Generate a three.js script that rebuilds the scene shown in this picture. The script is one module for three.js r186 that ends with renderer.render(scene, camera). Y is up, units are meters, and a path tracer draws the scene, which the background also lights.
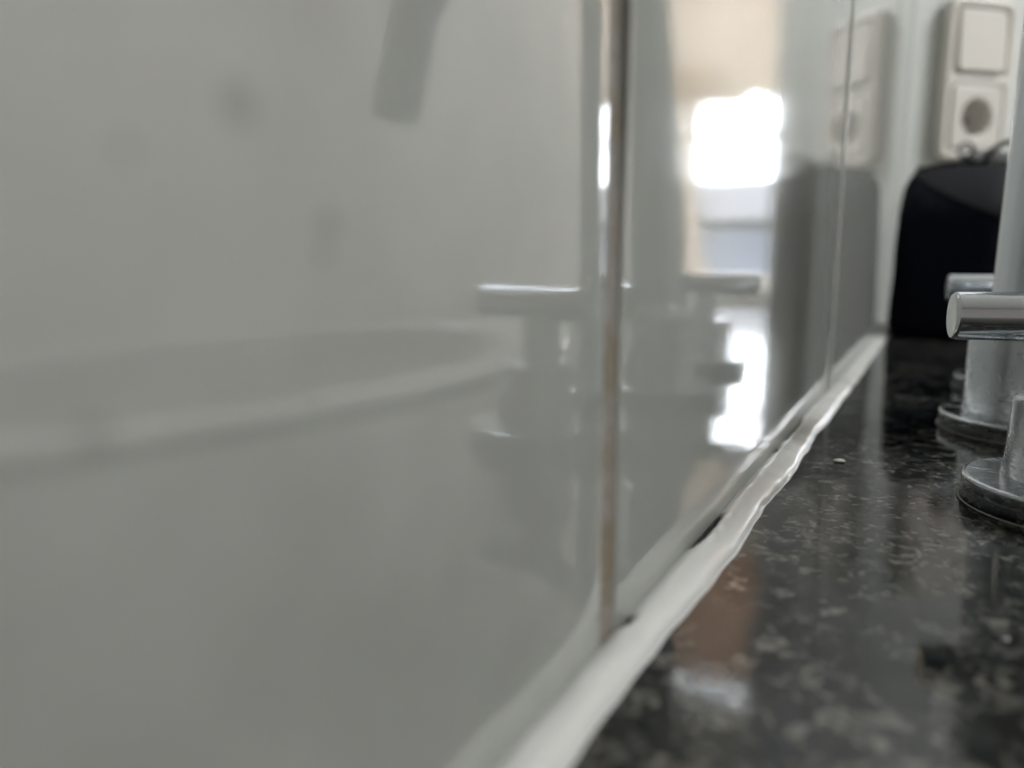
import * as THREE from 'three';
import { mergeGeometries, mergeVertices } from 'three/addons/utils/BufferGeometryUtils.js';
import { RoundedBoxGeometry } from 'three/addons/geometries/RoundedBoxGeometry.js';
import { ImprovedNoise } from 'three/addons/math/ImprovedNoise.js';
import { Brush, Evaluator, SUBTRACTION } from 'three-bvh-csg';
import { RectAreaLightUniformsLib } from 'three/addons/lights/RectAreaLightUniformsLib.js';

// ------------------------------------------------------------------ camera, sky, lights, exposure
// y = 0 is the counter top, x = 0 the face of the tiled wall, the wall runs along -z
const scene = new THREE.Scene();
const FOCAL = 734.6;
const camera = new THREE.PerspectiveCamera(2 * Math.atan(384 / FOCAL) * 180 / Math.PI, 1024 / 768, 0.004, 60);
const EYE = new THREE.Vector3(0.0437, 0.0648, 0);
{
  const yaw = 30.222 * Math.PI / 180, pitch = 9.6 * Math.PI / 180, roll = -0.394 * Math.PI / 180;
  camera.position.copy(EYE);
  camera.rotation.order = 'YXZ';
  camera.rotation.set(-pitch, yaw, roll);
}
camera.focus = 0.2;
camera.userData.fStop = 6.4;
const SKY = 20.0;
scene.background = new THREE.Color().setRGB(0.93 * SKY, 0.98 * SKY, 1.04 * SKY);
const ADDED_LAMP_W = 0.5, ADDED_LAMP = [1.25, 1.545, -1.15], ADDED_LAMP_POWER = 45;  // ceiling lamp out of view, added to light the room
RectAreaLightUniformsLib.init();
const renderer = new THREE.WebGLRenderer({ antialias: true });
renderer.toneMapping = THREE.LinearToneMapping;
renderer.toneMappingExposure = 1.0;
renderer.shadowMap.enabled = true;

// ------------------------------------------------------------------ helpers
let seed = 20240611;
function rnd() { seed = (seed * 1664525 + 1013904223) >>> 0; return seed / 4294967296; }
const perlin = new ImprovedNoise();
const noise = (x, y, z = 0) => perlin.noise(x + 31.7, y + 17.3, z + 5.1);
const V = (x, y, z) => new THREE.Vector3(x, y, z);
const lin = (r, g, b) => new THREE.Color().setRGB(r, g, b);
function mesh(name, geometry, material, parent = scene) {
  const m = new THREE.Mesh(geometry, material);
  m.name = name; m.castShadow = m.receiveShadow = true; parent.add(m);
  return m;
}
function tag(o, label, category, group) {
  o.userData.label = label; o.userData.category = category;
  if (group) o.userData.group = group;
  return o;
}
function thing(name, [x, y, z], label, category, group, turn = 0) {
  const o = new THREE.Group(); o.name = name; o.position.set(x, y, z); o.rotation.y = turn; scene.add(o);
  return tag(o, label, category, group);
}
function structure(o, label, category) { o.userData.kind = 'structure'; o.userData.label = label; o.userData.category = category; return o; }
function box(x0, x1, y0, y1, z0, z1) {
  const g = new THREE.BoxGeometry(x1 - x0, y1 - y0, z1 - z0);
  return g.translate((x0 + x1) / 2, (y0 + y1) / 2, (z0 + z1) / 2);
}
function rbox(x0, x1, y0, y1, z0, z1, r = 0.003, s = 3) {
  return new RoundedBoxGeometry(x1 - x0, y1 - y0, z1 - z0, s, r).translate((x0 + x1) / 2, (y0 + y1) / 2, (z0 + z1) / 2);
}
function lathe(points, segs = 72) { return new THREE.LatheGeometry(points.map(([r, y]) => new THREE.Vector2(r, y)), segs); }
// profile with its corners rounded: list of [r, y, corner radius]
function rounded(points, n = 5) {
  const out = [];
  points.forEach((p, i) => {
    const rad = p[2] || 0;
    if (!rad || i === 0 || i === points.length - 1) { out.push([p[0], p[1]]); return; }
    const a = new THREE.Vector2(...points[i - 1]), b = new THREE.Vector2(p[0], p[1]), c = new THREE.Vector2(points[i + 1][0], points[i + 1][1]);
    const u = a.clone().sub(b).normalize().multiplyScalar(rad).add(b), w = c.clone().sub(b).normalize().multiplyScalar(rad).add(b);
    for (let k = 0; k <= n; k++) {
      const t = k / n;
      out.push([(1 - t) ** 2 * u.x + 2 * t * (1 - t) * b.x + t * t * w.x, (1 - t) ** 2 * u.y + 2 * t * (1 - t) * b.y + t * t * w.y]);
    }
  });
  return out;
}
// a grid of points f(i, j) as a surface
function surface(nu, nv, f, closeU = false) {
  const pos = [], uv = [], idx = [];
  for (let j = 0; j <= nv; j++) for (let i = 0; i <= nu; i++) { const p = f(i / nu, j / nv); pos.push(p.x, p.y, p.z); uv.push(i / nu, j / nv); }
  for (let j = 0; j < nv; j++) for (let i = 0; i < nu; i++) {
    const a = j * (nu + 1) + i, b = a + 1, c = a + nu + 1, d = c + 1;
    idx.push(a, b, d, a, d, c);
  }
  let g = new THREE.BufferGeometry();
  g.setAttribute('position', new THREE.Float32BufferAttribute(pos, 3));
  g.setAttribute('uv', new THREE.Float32BufferAttribute(uv, 2));
  g.setIndex(idx);
  if (closeU) { g.deleteAttribute('uv'); g = mergeVertices(g, 1e-6); }
  g.computeVertexNormals();
  return g;
}
// a round tube of varying radius along a curve
function sweep(curve, n, radius, sides = 28) {
  const fr = curve.computeFrenetFrames(n, false);
  return surface(sides, n, (u, v) => {
    const k = Math.round(v * n), p = curve.getPointAt(v), a = u * Math.PI * 2, r = radius(v);
    return p.clone().addScaledVector(fr.normals[k], Math.cos(a) * r).addScaledVector(fr.binormals[k], -Math.sin(a) * r);
  }, true);
}
function rectShape(x0, x1, y0, y1, r, S = THREE.Shape) {
  const s = new S();
  s.moveTo(x0 + r, y0); s.lineTo(x1 - r, y0); s.quadraticCurveTo(x1, y0, x1, y0 + r); s.lineTo(x1, y1 - r); s.quadraticCurveTo(x1, y1, x1 - r, y1);
  s.lineTo(x0 + r, y1); s.quadraticCurveTo(x0, y1, x0, y1 - r); s.lineTo(x0, y0 + r); s.quadraticCurveTo(x0, y0, x0 + r, y0);
  return s;
}
function poly(points) { const s = new THREE.Shape(); points.forEach(([x, y], i) => (i ? s.lineTo(x, y) : s.moveTo(x, y))); s.closePath(); return s; }
// plan view polygon [x, z] raised from y0 to y1
function plan(points, y0, y1, holes = [], bevel = 0) {
  const s = poly(points.map(([x, z]) => [x, -z]));
  for (const h of holes) s.holes.push(h);
  const g = new THREE.ExtrudeGeometry(s, { depth: y1 - y0 - 2 * bevel, bevelEnabled: bevel > 0, bevelThickness: bevel, bevelSize: bevel, bevelOffset: -bevel, bevelSegments: 3, curveSegments: 64 });
  return g.rotateX(-Math.PI / 2).translate(0, y0 + bevel, 0);
}
function dataTexture(w, h, f, srgb) {
  const d = new Uint8Array(w * h * 4);
  for (let j = 0; j < h; j++) for (let i = 0; i < w; i++) {
    const c = f(i / w, j / h), k = (j * w + i) * 4;
    d[k] = Math.max(0, Math.min(255, c[0] * 255)); d[k + 1] = Math.max(0, Math.min(255, c[1] * 255)); d[k + 2] = Math.max(0, Math.min(255, c[2] * 255)); d[k + 3] = 255;
  }
  const t = new THREE.DataTexture(d, w, h);
  t.wrapS = t.wrapT = THREE.RepeatWrapping; t.magFilter = THREE.LinearFilter; t.minFilter = THREE.LinearMipmapLinearFilter; t.generateMipmaps = true;
  if (srgb) t.colorSpace = THREE.SRGBColorSpace;
  t.needsUpdate = true;
  return t;
}

// ------------------------------------------------------------------ materials
const GRANITE = 0.7;      // metres covered by one granite texture
function graniteTexture() {
  const N = 1400, cell = 0.0036, n = Math.round(GRANITE / cell), pts = [];
  for (let k = 0; k < n * n; k++) {
    const q = rnd();
    pts.push([rnd(), rnd(), q, rnd(), 0.55 + rnd() * 0.9, rnd() * Math.PI]);
  }
  return dataTexture(N, N, (u, v) => {
    const wx = u * n + noise(u * 230, v * 230) * 0.9, wy = v * n + noise(u * 230 + 40, v * 230) * 0.9;
    const ci = Math.floor(wx), cj = Math.floor(wy);
    let best = 1e9, second = 1e9, p = null;
    for (let b = -1; b <= 1; b++) for (let a = -1; a <= 1; a++) {
      const q = pts[((cj + b + 2 * n) % n) * n + ((ci + a + 2 * n) % n)];
      const dx = ci + a + q[0] - wx, dy = cj + b + q[1] - wy, c = Math.cos(q[5]), s = Math.sin(q[5]);
      const d = Math.hypot((dx * c + dy * s) / q[4], (-dx * s + dy * c)) / (0.7 + 0.5 * q[3]);
      if (d < best) { second = best; best = d; p = q; } else if (d < second) second = d;
    }
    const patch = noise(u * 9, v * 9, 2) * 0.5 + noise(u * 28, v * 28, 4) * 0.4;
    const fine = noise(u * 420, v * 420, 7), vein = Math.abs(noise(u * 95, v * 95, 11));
    const cloud = 0.46 * Math.exp(-(((u * GRANITE - 0.045) / 0.055) ** 2) - ((v * GRANITE - 0.225) / 0.055) ** 2) - 0.05;   // flecks turn paler around one spot beside the near tap
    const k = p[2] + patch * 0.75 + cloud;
    let c;
    if (k < 0.33) c = [0.045, 0.053, 0.053];
    else if (k < 0.58) c = [0.15, 0.155, 0.147];
    else if (k < 0.87) c = [0.275, 0.273, 0.255];
    else c = [0.37, 0.362, 0.338];
    const edge = Math.min(1, (second - best) * 4.5), grain = 1 + fine * 0.5 - (vein < 0.05 ? 0.25 : 0);
    return c.map((x, i) => ([0.06, 0.068, 0.068][i] * (1 - edge) + x * edge) * grain);
  }, true);
}
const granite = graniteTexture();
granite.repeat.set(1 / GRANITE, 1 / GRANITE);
const waves = dataTexture(512, 512, (u, v) => {
  const T = 2 * Math.PI; // tileable ripples of a polished face
  let h = 0.5;
  h += 0.12 * Math.sin(T * (3 * u + 2 * v) + 1.3) + 0.11 * Math.sin(T * (5 * v - 2 * u) + 0.4) + 0.1 * Math.sin(T * (7 * u + 4 * v) + 2.2) + 0.06 * Math.sin(T * (11 * v + 6 * u)) + 0.05 * Math.sin(T * (13 * u - 9 * v) + 0.7);
  return [h, h, h];
});
const granWaves = waves.clone(); granWaves.repeat.set(1 / 0.12, 1 / 0.12); granWaves.needsUpdate = true;
const peel = dataTexture(512, 512, (u, v) => {       // orange peel of the glaze, one texture is 64 mm
  const P = (f, o) => { const a = noise(u * f, v * f, o), b = noise((u - 1) * f, v * f, o), c = noise(u * f, (v - 1) * f, o), d = noise((u - 1) * f, (v - 1) * f, o); return (a * (1 - u) + b * u) * (1 - v) + (c * (1 - u) + d * u) * v; };
  const h = 0.5 + 0.45 * P(14, 1) + 0.2 * P(30, 2);
  return [h, h, h];
});
peel.repeat.set(1 / 0.064, 1 / 0.064);
const spots = dataTexture(512, 512, (u, v) => {
  const a = noise(u * 26, v * 26, 1) * 0.5 + noise(u * 70, v * 70, 3) * 0.35 + noise(u * 150, v * 150, 6) * 0.3;
  const r = 0.20 + a * 0.36;
  return [r, r, r];
});
const fibre = dataTexture(256, 256, (u, v) => { const h = 0.5 + 0.25 * Math.sin(u * 400) + 0.25 * Math.sin(v * 400) + 0.2 * (rnd() - 0.5); return [h, h, h]; });
const groutMap = dataTexture(256, 1024, (u, v) => {
  const stain = Math.max(0, Math.min(1, noise(u * 3, v * 26, 2) * 1.6 + 0.35 + noise(u * 20, v * 120, 8) * 0.6)), g = noise(u * 60, v * 300, 5) * 0.08;
  return [0.55 - 0.05 * stain + g, 0.535 - 0.075 * stain + g, 0.51 - 0.12 * stain + g];
}, true);

const marks = [[-0.0248, 0.0545, 0.0011], [-0.0373, 0.0757, 0.0017], [-0.0456, 0.0677, 0.0011], [-0.0449, 0.0653, 0.0008], [-0.0284, 0.0715, 0.0008]];   // z, y, radius of darker spots on the near tile
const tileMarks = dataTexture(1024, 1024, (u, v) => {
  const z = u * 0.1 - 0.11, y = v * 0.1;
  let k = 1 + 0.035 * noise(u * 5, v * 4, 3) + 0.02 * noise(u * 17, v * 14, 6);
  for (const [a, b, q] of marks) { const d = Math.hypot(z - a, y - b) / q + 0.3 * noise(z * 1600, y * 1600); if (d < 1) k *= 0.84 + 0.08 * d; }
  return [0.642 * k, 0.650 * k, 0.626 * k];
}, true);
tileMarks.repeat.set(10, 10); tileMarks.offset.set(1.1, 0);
const M = {
  tile: new THREE.MeshPhysicalMaterial({ color: lin(0.366, 0.377, 0.346), roughness: 0.06, ior: 1.7, bumpMap: peel, bumpScale: 0.000016 }),
  grout: new THREE.MeshStandardMaterial({ map: groutMap, roughness: 0.95 }),
  paint: new THREE.MeshStandardMaterial({ color: lin(0.73, 0.76, 0.72), roughness: 0.5 }),
  wallPaint: new THREE.MeshStandardMaterial({ color: lin(0.82, 0.785, 0.74), roughness: 0.8 }),
  darkenedBack: new THREE.MeshStandardMaterial({ color: lin(0.36, 0.33, 0.30), roughness: 0.8 }),  // wall colour darkened so the tap bars mirror less light from behind
  ceiling: new THREE.MeshStandardMaterial({ color: lin(0.82, 0.82, 0.80), roughness: 0.9 }),
  floor: new THREE.MeshStandardMaterial({ color: lin(0.33, 0.32, 0.30), roughness: 0.35 }),
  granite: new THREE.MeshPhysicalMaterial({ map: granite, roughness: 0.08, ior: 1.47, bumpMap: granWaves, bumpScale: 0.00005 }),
  silicone: new THREE.MeshPhysicalMaterial({ color: lin(0.64, 0.64, 0.61), roughness: 0.27, ior: 1.43 }),
  crack_fill: new THREE.MeshStandardMaterial({ color: lin(0.012, 0.011, 0.010), roughness: 0.9 }),
  chrome: new THREE.MeshStandardMaterial({ color: lin(0.67, 0.71, 0.755), metalness: 1, roughness: 0.03 }),
  chromeSpotted: new THREE.MeshStandardMaterial({ color: lin(0.59, 0.625, 0.665), metalness: 1, roughness: 1, roughnessMap: spots }),
  limescale: new THREE.MeshStandardMaterial({ color: lin(0.34, 0.34, 0.32), roughness: 0.7 }),
  aerator: new THREE.MeshStandardMaterial({ color: lin(0.2, 0.2, 0.2), metalness: 0.6, roughness: 0.4 }),
  ceramic: new THREE.MeshPhysicalMaterial({ color: lin(0.80, 0.79, 0.76), roughness: 0.08, ior: 1.5 }),
  bag: new THREE.MeshPhysicalMaterial({ color: lin(0.0032, 0.0038, 0.0095), roughness: 0.85, specularIntensity: 0.3, bumpMap: fibre, bumpScale: 0.0002 }),
  bagTop: new THREE.MeshPhysicalMaterial({ color: lin(0.013, 0.0135, 0.018), roughness: 0.7, specularIntensity: 0.5 }),  // zip panel paler for window light on it; zipper and strap share it
  zipMetal: new THREE.MeshStandardMaterial({ color: lin(0.10, 0.105, 0.11), metalness: 1, roughness: 0.35 }),
  tissue: new THREE.MeshPhysicalMaterial({ color: lin(0.80, 0.80, 0.79), roughness: 0.8, transmission: 0.2, thickness: 0 }),
  socket: new THREE.MeshPhysicalMaterial({ color: lin(0.80, 0.765, 0.70), roughness: 0.3 }),
  socketWell: new THREE.MeshPhysicalMaterial({ color: lin(0.72, 0.69, 0.63), roughness: 0.35 }),
  darkHole: new THREE.MeshStandardMaterial({ color: lin(0.02, 0.02, 0.02), roughness: 0.8 }),
  brass: new THREE.MeshStandardMaterial({ color: lin(0.55, 0.50, 0.42), metalness: 1, roughness: 0.35 }),
  frame: new THREE.MeshStandardMaterial({ color: lin(0.80, 0.79, 0.77), roughness: 0.4 }),
  glass: new THREE.MeshPhysicalMaterial({ color: 0xffffff, roughness: 0, transmission: 1, thickness: 0, ior: 1.5 }),
  curtain: new THREE.MeshPhysicalMaterial({ color: lin(0.93, 0.82, 0.71), roughness: 1, transmission: 0.24, thickness: 0, side: THREE.DoubleSide }),
  valance: new THREE.MeshPhysicalMaterial({ color: lin(0.93, 0.66, 0.47), roughness: 1, transmission: 0.55, thickness: 0, side: THREE.DoubleSide }),  // lets more sky through, imitating sun on the upper curtain
  cabinet: new THREE.MeshStandardMaterial({ color: lin(0.6, 0.58, 0.54), roughness: 0.5 }),
  house: new THREE.MeshStandardMaterial({ color: lin(0.17, 0.175, 0.22), roughness: 0.9 }),
  roof: new THREE.MeshStandardMaterial({ color: lin(0.06, 0.058, 0.062), roughness: 0.9 }),
  lawn: new THREE.MeshStandardMaterial({ color: lin(0.16, 0.2, 0.13), roughness: 1 }),
  crumb: new THREE.MeshStandardMaterial({ color: lin(0.75, 0.73, 0.68), roughness: 0.8 }),
};

// ------------------------------------------------------------------ the room
const CORNER = 0.848, PITCH = 0.273, JOINT = -0.1078, GROUT = 0.0046, ROOM_X = 2.2, WINDOW_Z = -2.2, BACK_Z = 1.3, FLOOR = -0.85, CEIL = 1.58;
const SOCKET_X = 0.0725, SOCKET_Y = 0.2005;
const SLANT = 0.156;      // the short wall runs at 45 degrees from the corner to x = SLANT
structure(mesh('floor', plan([[-0.25, BACK_Z + 0.2], [-0.25, -0.9], [-0.1, WINDOW_Z - 0.25], [ROOM_X + 0.2, WINDOW_Z - 0.25], [ROOM_X + 0.2, BACK_Z + 0.2]], FLOOR - 0.1, FLOOR), M.floor), 'grey bathroom floor', 'floor');
structure(mesh('ceiling', plan([[-0.25, BACK_Z + 0.2], [-0.25, -0.9], [-0.1, WINDOW_Z - 0.25], [ROOM_X + 0.2, WINDOW_Z - 0.25], [ROOM_X + 0.2, BACK_Z + 0.2]], CEIL, CEIL + 0.1), M.ceiling), 'white painted ceiling', 'ceiling');
structure(mesh('wall_right', box(ROOM_X, ROOM_X + 0.2, FLOOR, CEIL, WINDOW_Z - 0.25, BACK_Z + 0.2), M.wallPaint), 'warm white wall facing the tiled wall', 'wall');
structure(mesh('wall_back', box(-0.2, ROOM_X, FLOOR, CEIL, BACK_Z, BACK_Z + 0.2), M.darkenedBack), 'unseen wall behind the viewer, darkened for the chrome reflections', 'wall');
// short slanted wall that carries the switch and socket, and its return towards the window
{
  const body = new Brush(plan([[0, -CORNER], [SLANT, -CORNER - SLANT], [SLANT, WINDOW_Z], [-0.1, WINDOW_Z], [-0.1, -CORNER - 0.02], [-0.02, -CORNER - 0.02]], FLOOR, CEIL));
  const hole = new Brush(new THREE.CylinderGeometry(0.023, 0.023, 0.08, 40).rotateX(Math.PI / 2));   // wall box behind the socket
  hole.rotation.y = Math.PI / 4; hole.position.set(SOCKET_X * Math.SQRT1_2, SOCKET_Y, -CORNER - SOCKET_X * Math.SQRT1_2);
  body.updateMatrixWorld(); hole.updateMatrixWorld();
  const cut = new Evaluator(); cut.useGroups = false;
  structure(mesh('wall_slanted', cut.evaluate(body, hole, SUBTRACTION).geometry, M.paint), 'pale slanted wall with the switch and socket', 'wall');
}
// tiled wall
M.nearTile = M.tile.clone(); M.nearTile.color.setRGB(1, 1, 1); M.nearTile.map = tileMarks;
const wallLeft = new THREE.Group(); wallLeft.name = 'wall_left'; scene.add(wallLeft);
structure(wallLeft, 'pale grey-green glossy tiled wall along the counter', 'wall');
mesh('wall_core', box(-0.2, -0.0075, FLOOR, CEIL, -CORNER - 0.02, BACK_Z), M.paint, wallLeft);
{
  const g = box(-0.0075, -0.0010, 0.001, 0.82, -CORNER, 0.439 + 0.002);
  // uv in wall metres so that the stains keep their size
  const p = g.attributes.position, uv = g.attributes.uv;
  for (let i = 0; i < p.count; i++) uv.setXY(i, p.getZ(i) / 0.06, p.getY(i) / 0.35);
  mesh('grout', g, M.grout, wallLeft);
}
// one cushion-edged tile: face at x = 0, edges fall away
function ease(e, w, smax) { return e >= w ? 0 : smax * w / 3 * (1 - e / w) ** 3; }
function tileGeometry(z0, z1, y0, y1, k, warp) {
  const lines = (a, b, fine) => {
    const L = b - a, out = [0, 0.0001, 0.0003, 0.0006, 0.001, 0.0015];
    for (let e = 0.0025; e < Math.min(fine, L / 2); e += 0.001) out.push(e);
    const mid = []; const n = Math.max(2, Math.round((L - 2 * fine) / 0.004));
    if (L > 2 * fine) for (let i = 0; i <= n; i++) mid.push(fine + (L - 2 * fine) * i / n);
    return [...out.map((e) => a + e), ...mid.map((e) => a + e), ...out.map((e) => b - e).reverse()];
  };
  const zs = lines(z0, z1, 0.028), ys = lines(y0, y1, 0.012);
  const height = (z, y) => {
    const ea = z - z0, eb = z1 - z, ec = y - y0, ed = y1 - y;
    let x = -ease(ea, 0.024, 0.10) - ease(eb, 0.012, 0.035) - ease(ed, 0.010, 0.10);
    const em = Math.max(0, Math.min(ea, eb, ed));
    if (em < 0.0012) { const t = 1 - em / 0.0012; x -= 0.0012 * (1 - Math.sqrt(Math.max(0, 1 - t * t))); }
    if (warp && eb < 0.06) x += (y > 0.073 ? 0.032 : 0.02) * Math.tanh((y - 0.073) / 0.03) * 0.03 * (1 - eb / 0.06) ** 2;   // this tile is slightly twisted at its near edge
    x += 0.00003 * noise(z * 26, y * 11, k * 3.3) + 0.000008 * noise(z * 75, y * 22, k * 7.1);
    return x;
  };
  const nz = zs.length, ny = ys.length, pos = [], nor = [], uv = [], idx = [];
  for (let j = 0; j < ny; j++) for (let i = 0; i < nz; i++) {
    const z = zs[i], y = ys[j], h = 0.00005;
    pos.push(height(z, y), y, z); uv.push(z, y);
    const dz = (height(Math.min(z1, z + h), y) - height(Math.max(z0, z - h), y)) / (Math.min(z1, z + h) - Math.max(z0, z - h));
    const dy = (height(z, Math.min(y1, y + h)) - height(z, Math.max(y0, y - h))) / (Math.min(y1, y + h) - Math.max(y0, y - h));
    const n = V(1, -dy, -dz).normalize(); nor.push(n.x, n.y, n.z);
  }
  for (let j = 0; j < ny - 1; j++) for (let i = 0; i < nz - 1; i++) {
    const a = j * nz + i, b = a + 1, c = a + nz, d = c + 1;
    idx.push(a, d, b, a, c, d);
  }
  // sides
  const ring = [];
  for (let i = 0; i < nz; i++) ring.push(i);
  for (let j = 1; j < ny; j++) ring.push(j * nz + nz - 1);
  for (let i = nz - 2; i >= 0; i--) ring.push((ny - 1) * nz + i);
  for (let j = ny - 2; j > 0; j--) ring.push(j * nz);
  const base = pos.length / 3;
  for (const r of ring) for (const x of [pos[r * 3], -0.0072]) {
    const y = pos[r * 3 + 1], z = pos[r * 3 + 2], n = V(0, y === y0 ? -1 : y === y1 ? 1 : 0, z === z0 ? -1 : z === z1 ? 1 : 0).normalize();
    pos.push(x, y, z); nor.push(n.x, n.y, n.z); uv.push(z, y);
  }
  for (let i = 0; i < ring.length; i++) { const a = base + 2 * i, b = base + 2 * ((i + 1) % ring.length); idx.push(a, b, a + 1, b, b + 1, a + 1); }
  const g = new THREE.BufferGeometry();
  g.setAttribute('position', new THREE.Float32BufferAttribute(pos, 3));
  g.setAttribute('normal', new THREE.Float32BufferAttribute(nor, 3));
  g.setAttribute('uv', new THREE.Float32BufferAttribute(uv, 2));
  g.setIndex(idx);
  return g;
}
{
  let k = 0;
  for (const [y0, y1] of [[0.0006, 0.4], [0.4032, 0.8]]) for (let c = -2; c <= 2; c++) {
    const gap = (i) => (i === 0 ? GROUT : 0.0013);
    const a = JOINT - c * PITCH - gap(c) / 2, b = Math.max(-CORNER + 0.0004, JOINT - (c + 1) * PITCH + gap(c + 1) / 2);
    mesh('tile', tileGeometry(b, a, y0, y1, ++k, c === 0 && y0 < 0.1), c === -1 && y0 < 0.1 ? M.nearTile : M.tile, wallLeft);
  }
}

// window wall with its opening
const WX0 = 0.36, WX1 = 0.80, WY0 = -0.02, WY1 = 1.50;
{
  const s = poly([[SLANT - 0.05, FLOOR], [ROOM_X, FLOOR], [ROOM_X, CEIL], [SLANT - 0.05, CEIL]]);
  s.holes.push(poly([[WX0, WY0], [WX0, WY1], [WX1, WY1], [WX1, WY0]]));
  structure(mesh('wall_window', new THREE.ExtrudeGeometry(s, { depth: 0.25, bevelEnabled: false }).translate(0, 0, WINDOW_Z - 0.25), M.wallPaint), 'warm white wall around the window', 'wall');
  const w = new THREE.Group(); w.name = 'window_1'; scene.add(w);
  structure(w, 'narrow white framed window behind peach curtains, seen mirrored in the tiles', 'window');
  const z = WINDOW_Z - 0.17, f = 0.035, yt = 0.425;
  mesh('window_frame', mergeGeometries([box(WX0, WX0 + f, WY0, WY1, z - 0.03, z + 0.03), box(WX1 - f, WX1, WY0, WY1, z - 0.03, z + 0.03),
    box(WX0 + f, WX1 - f, WY0, WY0 + f, z - 0.03, z + 0.03), box(WX0 + f, WX1 - f, WY1 - f, WY1, z - 0.03, z + 0.03), box(WX0 + f, WX1 - f, yt - 0.007, yt + 0.007, z - 0.02, z + 0.02)]), M.frame, w);
  mesh('pane', new THREE.PlaneGeometry(WX1 - WX0 - 2 * f, yt - 0.012 - WY0 - f).translate((WX0 + WX1) / 2, (yt - 0.012 + WY0 + f) / 2, z), M.glass, w);
  mesh('pane', new THREE.PlaneGeometry(WX1 - WX0 - 2 * f, WY1 - f - yt - 0.012).translate((WX0 + WX1) / 2, (yt + 0.012 + WY1 - f) / 2, z), M.glass, w);
  mesh('window_sill', rbox(WX0 - 0.02, WX1 + 0.02, WY0 - 0.03, WY0 - 0.001, WINDOW_Z - 0.14, WINDOW_Z + 0.03, 0.006), M.frame, w);
}

// ------------------------------------------------------------------ counter, basin, cabinet
const BASIN = { x: 0.335, z: -0.331, a: 0.175, b: 0.33 };
const counter = (() => {
  const hole = new THREE.Path(); hole.absellipse(BASIN.x, -BASIN.z, BASIN.a * 0.82, BASIN.b * 0.88, 0, Math.PI * 2, true);
  const pts = [[0.0002, 0.62], [0.58, 0.62], [0.58, -1.0], [SLANT + 0.0004, -1.0], [SLANT + 0.0004, -CORNER - SLANT + 0.0006], [0.0002, -CORNER + 0.0006]];
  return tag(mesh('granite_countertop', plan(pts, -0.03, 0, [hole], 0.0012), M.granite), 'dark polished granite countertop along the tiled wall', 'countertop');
})();
{
  const b = thing('wash_basin', [BASIN.x, 0, BASIN.z], 'white oval ceramic wash basin set into the granite, seen mirrored in the tiles', 'basin');
  const prof = rounded([[0.985, 0.0004], [1.0, 0.0015, 0.001], [0.985, 0.005, 0.003], [0.80, 0.006, 0.02], [0.70, 0.003, 0.02], [0.64, -0.04, 0.03], [0.5, -0.11, 0.06], [0.14, -0.135], [0.14, -0.145], [0.52, -0.122, 0.06], [0.68, -0.045, 0.03], [0.72, 0.0003, 0.004], [0.985, 0.0004]]);
  const g = lathe(prof, 96); g.scale(BASIN.a, 1, BASIN.b);
  g.computeVertexNormals();
  mesh('bowl', g, M.ceramic, b);
  mesh('drain', lathe(rounded([[0, -0.134], [0.018, -0.134, 0.002], [0.024, -0.1305, 0.002], [0.032, -0.1335], [0.022, -0.15], [0, -0.15]]), 40), M.chrome, b);
}
{
  const c = thing('vanity_cabinet', [0, 0, 0], 'light vanity cabinet under the granite countertop', 'cabinet');
  mesh('side_panel', box(0.002, 0.54, FLOOR, -0.0305, 0.58, 0.6), M.cabinet, c);
  mesh('side_panel', box(0.162, 0.54, FLOOR, -0.0305, -0.99, -0.97), M.cabinet, c);
  mesh('base_panel', box(0.17, 0.54, FLOOR, FLOOR + 0.08, -0.965, 0.575), M.cabinet, c);
  for (let i = 0; i < 3; i++) {
    const z0 = -0.99 + i * 0.531, d = mesh('door', rbox(0.541, 0.56, FLOOR + 0.085, -0.035, z0, z0 + 0.525, 0.003), M.cabinet, c);
    mesh('handle', rbox(0.561, 0.575, -0.12, -0.1, z0 + 0.2, z0 + 0.32, 0.004), M.chrome, d);
  }
}

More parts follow.
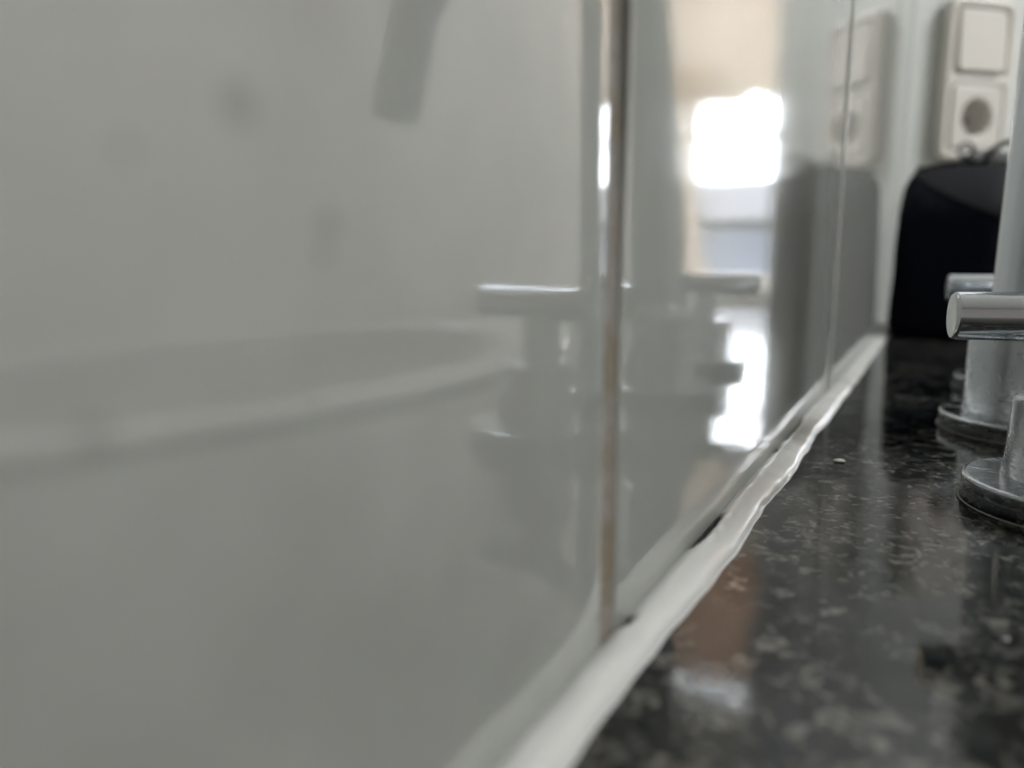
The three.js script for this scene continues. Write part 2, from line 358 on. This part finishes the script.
// ------------------------------------------------------------------ silicone bead between tiles and granite
const cracks = [[-0.1785, -0.1495, 0.0011], [-0.1165, -0.1105, 0.0012], [-0.252, -0.243, 0.0006], [-0.30, -0.262, 0.0004]];   // z from, z to, width
function crackAt(z) {
  let w = 0;
  for (const [a, b, s] of cracks) if (z > a && z < b) { const t = (z - a) / (b - a); w = Math.max(w, s * Math.min(1, Math.sin(Math.PI * t) * 1.6) * (0.75 + 0.5 * noise(z * 420, 3))); }
  return w;
}
{
  const z0 = 0.44, z1 = -CORNER + 0.0008, along = [];
  for (let z = z0; z > z1;) { along.push(z); z -= z > 0 ? 0.006 : z > -0.4 ? 0.0006 : 0.0025; }
  along.push(z1);
  const n = along.length - 1, K = 18;
  const bead = thing('sealant_bead', [0, 0, 0], 'lumpy white silicone bead between the glossy tiles and the dark granite', 'sealant');
  const g = surface(K, n, (u, v) => {
    const z = along[Math.round(v * n)], k = Math.round(u * K);
    const wide = 0.0081 - 0.0018 / (1 + Math.exp((-z - 0.122) * 300)) + noise(z * 32, 1) * 0.0011 + noise(z * 90, 2) * 0.0004;
    const tall = 0.0030 + noise(z * 40, 7) * 0.0005 + noise(z * 130, 4) * 0.00034;
    const gap = crackAt(z), xw = gap > 0 ? gap * 1.1 : -0.0009;
    if (k === 0) return V(xw, 0.00005, z);
    if (k === K) return V(wide + 0.0004, 0.00005, z);
    const t = (k - 1) / (K - 2), a = t * Math.PI / 2;
    const bulge = 1 + 0.05 * noise(z * 90, t * 3, 9);
    // from the wall (t = 0) over a soft shoulder down to the granite (t = 1)
    const ridge = 0.0023 + 0.0009 * noise(z * 95, 12), lo = t < 0.3, q = (t - 0.3) / 0.7 * Math.PI / 2;
    const x = lo ? xw + (ridge - xw) * (t / 0.3) : ridge + (wide - ridge) * Math.sin(q) * bulge;
    const y = (lo ? tall * (0.45 + 0.55 * Math.sin(t / 0.3 * Math.PI / 2)) : tall * Math.cos(q) ** 0.9) - (t < 0.12 ? gap * 0.5 : 0);
    return V(Math.max(x, xw), Math.max(y, 0.00005), z);
  });
  mesh('bead', g, M.silicone, bead);
  // thin black strips sitting in the splits along the tile
  for (const [a, b, s] of cracks.slice(0, 3)) {
    const m = 26, gm = surface(8, m, (u, v) => {
      const z = b + (a - b) * v, w = Math.max(0.00002, crackAt(z) * 0.9), t = u * Math.PI * 2;
      return V(0.00012 + w * 0.5 + Math.cos(t) * w * 0.5, 0.0013 + Math.sin(t) * 0.0009 * Math.min(1, w / s * 1.5), z);
    }, true);
    mesh('crack_fill', gm, M.crack_fill, bead);
  }
}

// ------------------------------------------------------------------ three-hole tap: two bar handles and a spout
const TAP_X = 0.0782;
function tapHandle(name, z, turn, label) {
  const t = thing(name, [TAP_X, 0, z], label, 'tap', 'bar handles of the three-hole tap');
  const f = mesh('base_flange', lathe(rounded([[0, 0.0001], [0.026, 0.0001], [0.026, 0.0068, 0.0004], [0.0252, 0.0072, 0.0004], [0, 0.0073]]), 96), M.chromeSpotted, t);
  mesh('limescale_ring', new THREE.TorusGeometry(0.0264, 0.0004, 6, 80).scale(1, 1, 0.4).rotateX(Math.PI / 2).translate(0, 0.00035, 0), M.limescale, f);
  mesh('body', lathe(rounded([[0.0174, 0.0071], [0.0168, 0.012, 0.003], [0.0162, 0.0292, 0.002], [0.0085, 0.0300], [0, 0.0301]]), 72), M.chromeSpotted, t);
  mesh('neck', lathe([[0.0085, 0.0298], [0.0083, 0.046]], 48), M.chrome, t);
  const L0 = -0.0325, L1 = 0.0285, r = 0.00625;
  const g = lathe(rounded([[0, L0 + 0.0001], [r - 0.0006, L0, 0.0002], [r, L0 + 0.0007, 0.0004], [r, L1 - 0.0007, 0.0004], [r - 0.0006, L1, 0.0002], [0, L1 - 0.0001]], 4), 64).rotateZ(-Math.PI / 2);
  const bar = mesh('lever_bar', g, M.chrome, t);
  bar.position.y = 0.0496; bar.rotation.y = turn;
  return t;
}
tapHandle('bar_tap', -0.231, 0.2, 'chrome bar-shaped tap handle in sharp focus, nearest of the pair');
tapHandle('bar_tap_001', -0.4314, 0.06, 'blurred chrome bar tap handle behind the spout, before the black bag');
{
  const t = thing('tap_spout', [TAP_X, 0, -0.331], 'tall chrome gooseneck tap spout between the two bar handles', 'tap');
  const f = mesh('base_flange', lathe(rounded([[0, 0.0001], [0.032, 0.0001], [0.032, 0.0060, 0.0004], [0.0312, 0.0064, 0.0004], [0, 0.0065]]), 96), M.chromeSpotted, t);
  mesh('limescale_ring', new THREE.TorusGeometry(0.0323, 0.0004, 6, 80).scale(1, 1, 0.5).rotateX(Math.PI / 2).translate(0, 0.00035, 0), M.limescale, f);
  mesh('body', lathe(rounded([[0.0246, 0.0062], [0.0243, 0.012, 0.003], [0.0243, 0.039, 0.003], [0.0186, 0.043], [0.0182, 0.046]]), 72), M.chromeSpotted, t);
  const P = [];
  for (let i = 0; i <= 6; i++) P.push(V(0, 0.044 + i * 0.0205, 0));
  const R = 0.0668, y0 = 0.168;
  for (let i = 1; i <= 16; i++) { const a = Math.PI - i / 16 * Math.PI * 0.93; P.push(V(R + Math.cos(a) * R, y0 + Math.sin(a) * R, 0)); }
  const e = P[P.length - 1], d = e.clone().sub(P[P.length - 2]).normalize();
  P.push(e.clone().addScaledVector(d, 0.02), e.clone().addScaledVector(d, 0.044));
  const curve = new THREE.CatmullRomCurve3(P);
  mesh('tube', sweep(curve, 120, (v) => 0.0184 - 0.0048 * v, 48), M.chrome, t);
  const end = P[P.length - 1];
  const tip = mesh('aerator', lathe(rounded([[0.0128, 0.004], [0.0132, 0, 0.0008], [0.0105, -0.0012, 0.0006], [0.0105, 0.001], [0, 0.001]]), 48), M.aerator, t);
  tip.position.copy(end).addScaledVector(d, -0.0006); tip.quaternion.setFromUnitVectors(V(0, -1, 0), d);
}

// ------------------------------------------------------------------ switch and socket on the slanted wall
{
  const s = thing('switch_and_socket', [0, 0, -CORNER], 'cream light switch above a round power socket in one upright plate', 'socket', undefined, Math.PI / 4);
  const cx = SOCKET_X, ys = SOCKET_Y, yr = SOCKET_Y + 0.071, W = 0.0412;
  const fs = rectShape(cx - W, cx + W, ys - 0.0405, yr + 0.0405, 0.011);
  for (const y of [ys, yr]) fs.holes.push(rectShape(cx - 0.0312, cx + 0.0312, y - 0.0312, y + 0.0312, 0.007, THREE.Path));
  mesh('plate', new THREE.ExtrudeGeometry(fs, { depth: 0.004, bevelEnabled: true, bevelThickness: 0.006, bevelSize: 0.0035, bevelOffset: -0.0035, bevelSegments: 6, curveSegments: 12 }).scale(1, 1, 1).translate(0, 0, 0.0061), M.socket, s);
  mesh('backing', box(cx - 0.034, cx + 0.034, yr - 0.034, yr + 0.034, 0.0004, 0.005), M.socketWell, s);
  const key = (half, depth, hole) => {
    const k = rectShape(-half, half, -half, half, 0.007);
    if (hole) { const c = new THREE.Path(); c.absarc(0, 0, hole, 0, Math.PI * 2, true); k.holes.push(c); }
    return new THREE.ExtrudeGeometry(k, { depth, bevelEnabled: true, bevelThickness: 0.0025, bevelSize: 0.0025, bevelOffset: -0.0025, bevelSegments: 4, curveSegments: 40 });
  };
  const rk = mesh('rocker', key(0.0288, 0.008), M.socket, s);
  rk.position.set(cx, yr, 0.0070); rk.rotation.x = -0.05;
  s.scale.z = 0.72;
  mesh('socket_insert', key(0.0305, 0.007, 0.0178), M.socket, s).position.set(cx, ys, 0.0075);
  const well = mesh('socket_well', lathe([[0.0195, 0.0065], [0.0188, -0.024], [0, -0.0245]], 64).rotateX(Math.PI / 2), M.socketWell, s);
  well.position.set(cx, ys, 0.0096);
  for (const k of [-1, 1]) mesh('pin_hole', lathe([[0, 0.0004], [0.0026, 0.0004], [0.0026, 0]], 20).rotateX(Math.PI / 2).translate(k * 0.0095, 0, -0.0243), M.darkHole, well);
  for (const k of [-1, 1]) mesh('earth_clip', rbox(-0.0025, 0.0025, -0.001, 0.001, -0.020, 0.003, 0.0006).translate(0, k * 0.0178, 0), M.brass, well);
}

// ------------------------------------------------------------------ black toiletry bag in the corner
{
  const b = thing('toiletry_bag', [0.0535, 0.0006, -0.745], 'black zipped toiletry bag standing in the corner below the socket', 'bag', undefined, -0.12);
  const sgn = (c, p) => Math.sign(c) * Math.abs(c) ** p;
  const sx = (t) => 0.046 - 0.004 * t, prof = (t) => {          // t: 0 foot, 1 top ridge
    const y = 0.138 * t, zf = 0.066 - 0.004 * t - Math.max(0, t - 0.68) ** 1.5 * 0.20, zb = 0.062 - 0.012 * t - Math.max(0, t - 0.8) * 0.1;
    return [y, zf, zb];
  };
  const g = surface(72, 46, (u, v) => {
    const a = u * Math.PI * 2;
    if (v <= 0.06 || v >= 0.97) { // foot and top caps
      const top = v > 0.5, k = top ? (1 - v) / 0.03 : v / 0.06, [y, zf, zb] = prof(top ? 1 : 0);
      const c = sgn(Math.cos(a), 0.45), s = sgn(Math.sin(a), 0.45), q = top ? 0.92 * k : k * 0.94;
      return V(c * sx(top ? 1 : 0) * q * (top ? 0.9 : 1), y + (top ? 0.0012 * (1 - k) : 0), s * (s > 0 ? zf : zb) * q);
    }
    const t = (v - 0.06) / 0.91, [y, zf, zb] = prof(t);
    const round = t > 0.86 ? Math.sqrt(Math.max(0, 1 - ((t - 0.86) / 0.14) ** 2 * 0.30)) : t < 0.06 ? 0.94 + t : 1;
    const c = sgn(Math.cos(a), 0.45), s = sgn(Math.sin(a), 0.45), w = 1 + 0.03 * noise(Math.cos(a) * 2.2, Math.sin(a) * 2.2, t * 4);
    return V(c * sx(t) * round * w, y - (t > 0.8 ? (0.5 + 0.5 * Math.cos(a)) * 0.004 * (t - 0.8) / 0.2 : 0), s * (s > 0 ? zf : zb) * w * (round * 0.5 + 0.5));
  }, true);
  mesh('bag_body', g, M.bag, b);
  // sloping zip panel, window light on it painted as paler cloth, its lower seam falls to the right
  const panel = surface(26, 10, (u, v) => {
    const x = -0.034 + u * 0.072, tl = 0.955 - 0.30 * u ** 0.8, t = tl + (0.985 - tl) * v, [y, zf] = prof(t);
    return V(x, y + 0.0006, zf * 0.985 + 0.0022 - 0.006 * Math.abs(u * 2 - 1) ** 4);
  });
  mesh('zip_panel', panel, M.bagTop, b);
  const ridge = new THREE.CatmullRomCurve3([V(-0.036, 0.1375, 0.002), V(-0.012, 0.1405, 0.006), V(0.012, 0.140, 0.006), V(0.036, 0.135, 0.002)]);
  const zip = mesh('zipper', sweep(ridge, 40, () => 0.0028, 12), M.bagTop, b);
  for (let i = 0; i < 26; i++) { const p = ridge.getPointAt(i / 25); mesh('zipper_tooth', rbox(-0.0009, 0.0009, -0.0012, 0.0012, -0.0022, 0.0022, 0.0004, 1).translate(p.x, p.y + 0.0026, p.z), M.zipMetal, zip); }
  const pull = mesh('zipper_slider', rbox(-0.004, 0.004, -0.002, 0.005, -0.004, 0.004, 0.0015).translate(-0.001, 0.1425, 0.006), M.zipMetal, b);
  mesh('pull_ring', new THREE.TorusGeometry(0.0052, 0.0013, 10, 28).translate(-0.001, 0.152, 0.007), M.zipMetal, pull);
  mesh('pull_ring', new THREE.TorusGeometry(0.0048, 0.0012, 10, 28).rotateX(-0.5).translate(-0.002, 0.134, 0.016), M.zipMetal, pull);
  mesh('loop_strap', sweep(new THREE.CatmullRomCurve3([V(0.013, 0.139, 0.012), V(0.018, 0.148, 0.016), V(0.03, 0.154, 0.017), V(0.04, 0.152, 0.012), V(0.043, 0.132, 0.004)]), 30, () => 0.0022, 10), M.bagTop, b);
}
{
  // crumpled white tissue on the bag
  const g = surface(56, 34, (u, v) => {
    const a = u * Math.PI * 2, e = v * Math.PI, d = V(Math.sin(e) * Math.cos(a), Math.cos(e), Math.sin(e) * Math.sin(a));
    const r = 1 + 0.34 * Math.abs(noise(d.x * 3.1, d.y * 3.1, d.z * 3.1)) * 2 - 0.25 + 0.22 * Math.abs(noise(d.x * 7, d.y * 7, d.z * 7 + 3));
    return V(d.x * 0.023 * r, Math.max(-0.0075, d.y * 0.0095 * r), d.z * 0.026 * r);
  }, true);
  const t = mesh('crumpled_tissue', g, M.tissue); t.scale.set(0.7, 0.8, 0.7); t.position.set(0.070, 0.1452, -0.746);
  tag(t, 'crumpled white tissue lying on top of the black bag', 'tissue');
}
{
  const g = new THREE.IcosahedronGeometry(0.0012, 1), p = g.attributes.position;
  for (let i = 0; i < p.count; i++) { const k = 1 + 0.4 * noise(p.getX(i) * 900, p.getY(i) * 900, p.getZ(i) * 900); p.setXYZ(i, p.getX(i) * k * 1.4, p.getY(i) * k * 0.4, p.getZ(i) * k); }
  g.computeVertexNormals();
  const c = mesh('crumb', g, M.crumb); c.position.set(0.0196, 0.0005, -0.2504);
  tag(c, 'small white crumb on the granite beside the silicone bead', 'crumb');
  const d = mesh('crumb_001', g.clone().scale(0.35, 0.8, 0.35), M.crumb); d.position.set(0.0578, 0.0004, -0.1425);
  tag(d, 'tiny white speck on the granite in front of the near tap handle', 'crumb');
}

// ------------------------------------------------------------------ curtains, added lamp, outside
function drape(name, x0, x1, y0, y1, edge, label, folds, deep, hem, cloth = M.curtain, fold = 0.02) {
  const n = 140, m = 40;
  const g = surface(n, m, (u, v) => {
    const [a, b] = edge(v, x0, x1), x = a + (b - a) * u, ph = u * folds * Math.PI * 2 + 1.6 * noise(u * 6, v * 1.5);
    const y = y1 + (y0 - y1) * v + (hem ? hem * v * (0.5 * Math.cos(u * 5 * Math.PI * 2) + 1.2 * noise(u * 9, 4)) : 0);
    return V(x + 0.013 * Math.cos(ph), y, WINDOW_Z + deep + fold * Math.sin(ph) * (0.55 + 0.45 * v) + 0.008 * noise(u * 22, v * 3, 2));
  });
  return tag(mesh(name, g, cloth), label, 'curtain', 'peach window curtains');
}
drape('curtain', 0.33, 0.83, 0.49, 0.90, (v, a, b) => [a, b], 'pale cream sheer curtain across the middle of the window', 10, 0.075, 0.022);
drape('curtain_002', 0.33, 0.83, 0.80, 1.195, (v, a, b) => [a, b], 'peach valance across the top of the window, extra translucent to look sunlit', 9, 0.135, 0.012, M.valance);
drape('curtain_001', 0.455, 0.83, 0.005, 0.60, (v, a, b) => [a + 0.05 + 0.13 * Math.sin(Math.min(1, v * 1.1) * Math.PI * 0.6) - 0.07 * v, b], 'sheer peach curtain gathered to one side of the window', 7, 0.022, 0, M.curtain, 0.011);
{
  const r = thing('curtain_rod', [0.58, 1.21, WINDOW_Z + 0.135], 'thin white curtain rod above the window', 'curtain rod');
  mesh('rod', new THREE.CylinderGeometry(0.008, 0.008, 0.6, 20).rotateZ(Math.PI / 2), M.frame, r);
  for (const k of [-1, 1]) { mesh('finial', new THREE.SphereGeometry(0.014, 20, 14).translate(k * 0.305, 0, 0), M.frame, r); mesh('bracket', box(k * 0.27 - 0.006, k * 0.27 + 0.006, -0.006, 0.006, -0.135, 0), M.frame, r); }
}
{
  const [x, y, z] = ADDED_LAMP, l = thing('added_ceiling_lamp', [x, 0, z], 'unseen square ceiling lamp added to light the room', 'lamp');
  mesh('housing', rbox(-ADDED_LAMP_W / 2 - 0.02, ADDED_LAMP_W / 2 + 0.02, y, CEIL, -ADDED_LAMP_W / 2 - 0.02, ADDED_LAMP_W / 2 + 0.02, 0.008), M.frame, l);
  mesh('diffuser', rbox(-ADDED_LAMP_W / 2, ADDED_LAMP_W / 2, y - 0.012, y - 0.0005, -ADDED_LAMP_W / 2, ADDED_LAMP_W / 2, 0.004), new THREE.MeshStandardMaterial({ color: lin(0.8, 0.8, 0.8), emissive: lin(1, 0.98, 0.95), emissiveIntensity: 3 }), l);
  const a = new THREE.RectAreaLight(new THREE.Color().setRGB(0.955, 0.985, 1.03), ADDED_LAMP_POWER, ADDED_LAMP_W, ADDED_LAMP_W);
  a.name = 'added_lamp_light'; a.position.set(0, y - 0.014, 0); a.rotation.x = -Math.PI / 2; l.add(a);
}
{
  const h = thing('neighbouring_house', [1.5, -4, -14], 'pale grey house outside, glimpsed through the mirrored window', 'house');
  mesh('facade', box(-5, 7, 0, 4.6, -3, 0), M.house, h);
  const s = poly([[-3.3, 4.6], [0.3, 4.6], [-1.5, 5.3]]);
  mesh('roof', new THREE.ExtrudeGeometry(s, { depth: 12, bevelEnabled: false }).rotateY(Math.PI / 2).translate(-5, 0, 0).rotateY(0), M.roof, h);
  const lawn = mesh('lawn', box(-15, 20, -4.2, -4.0005, -30, WINDOW_Z - 1), M.lawn); structure(lawn, 'green lawn outside the window', 'lawn');
}
renderer.render(scene, camera);
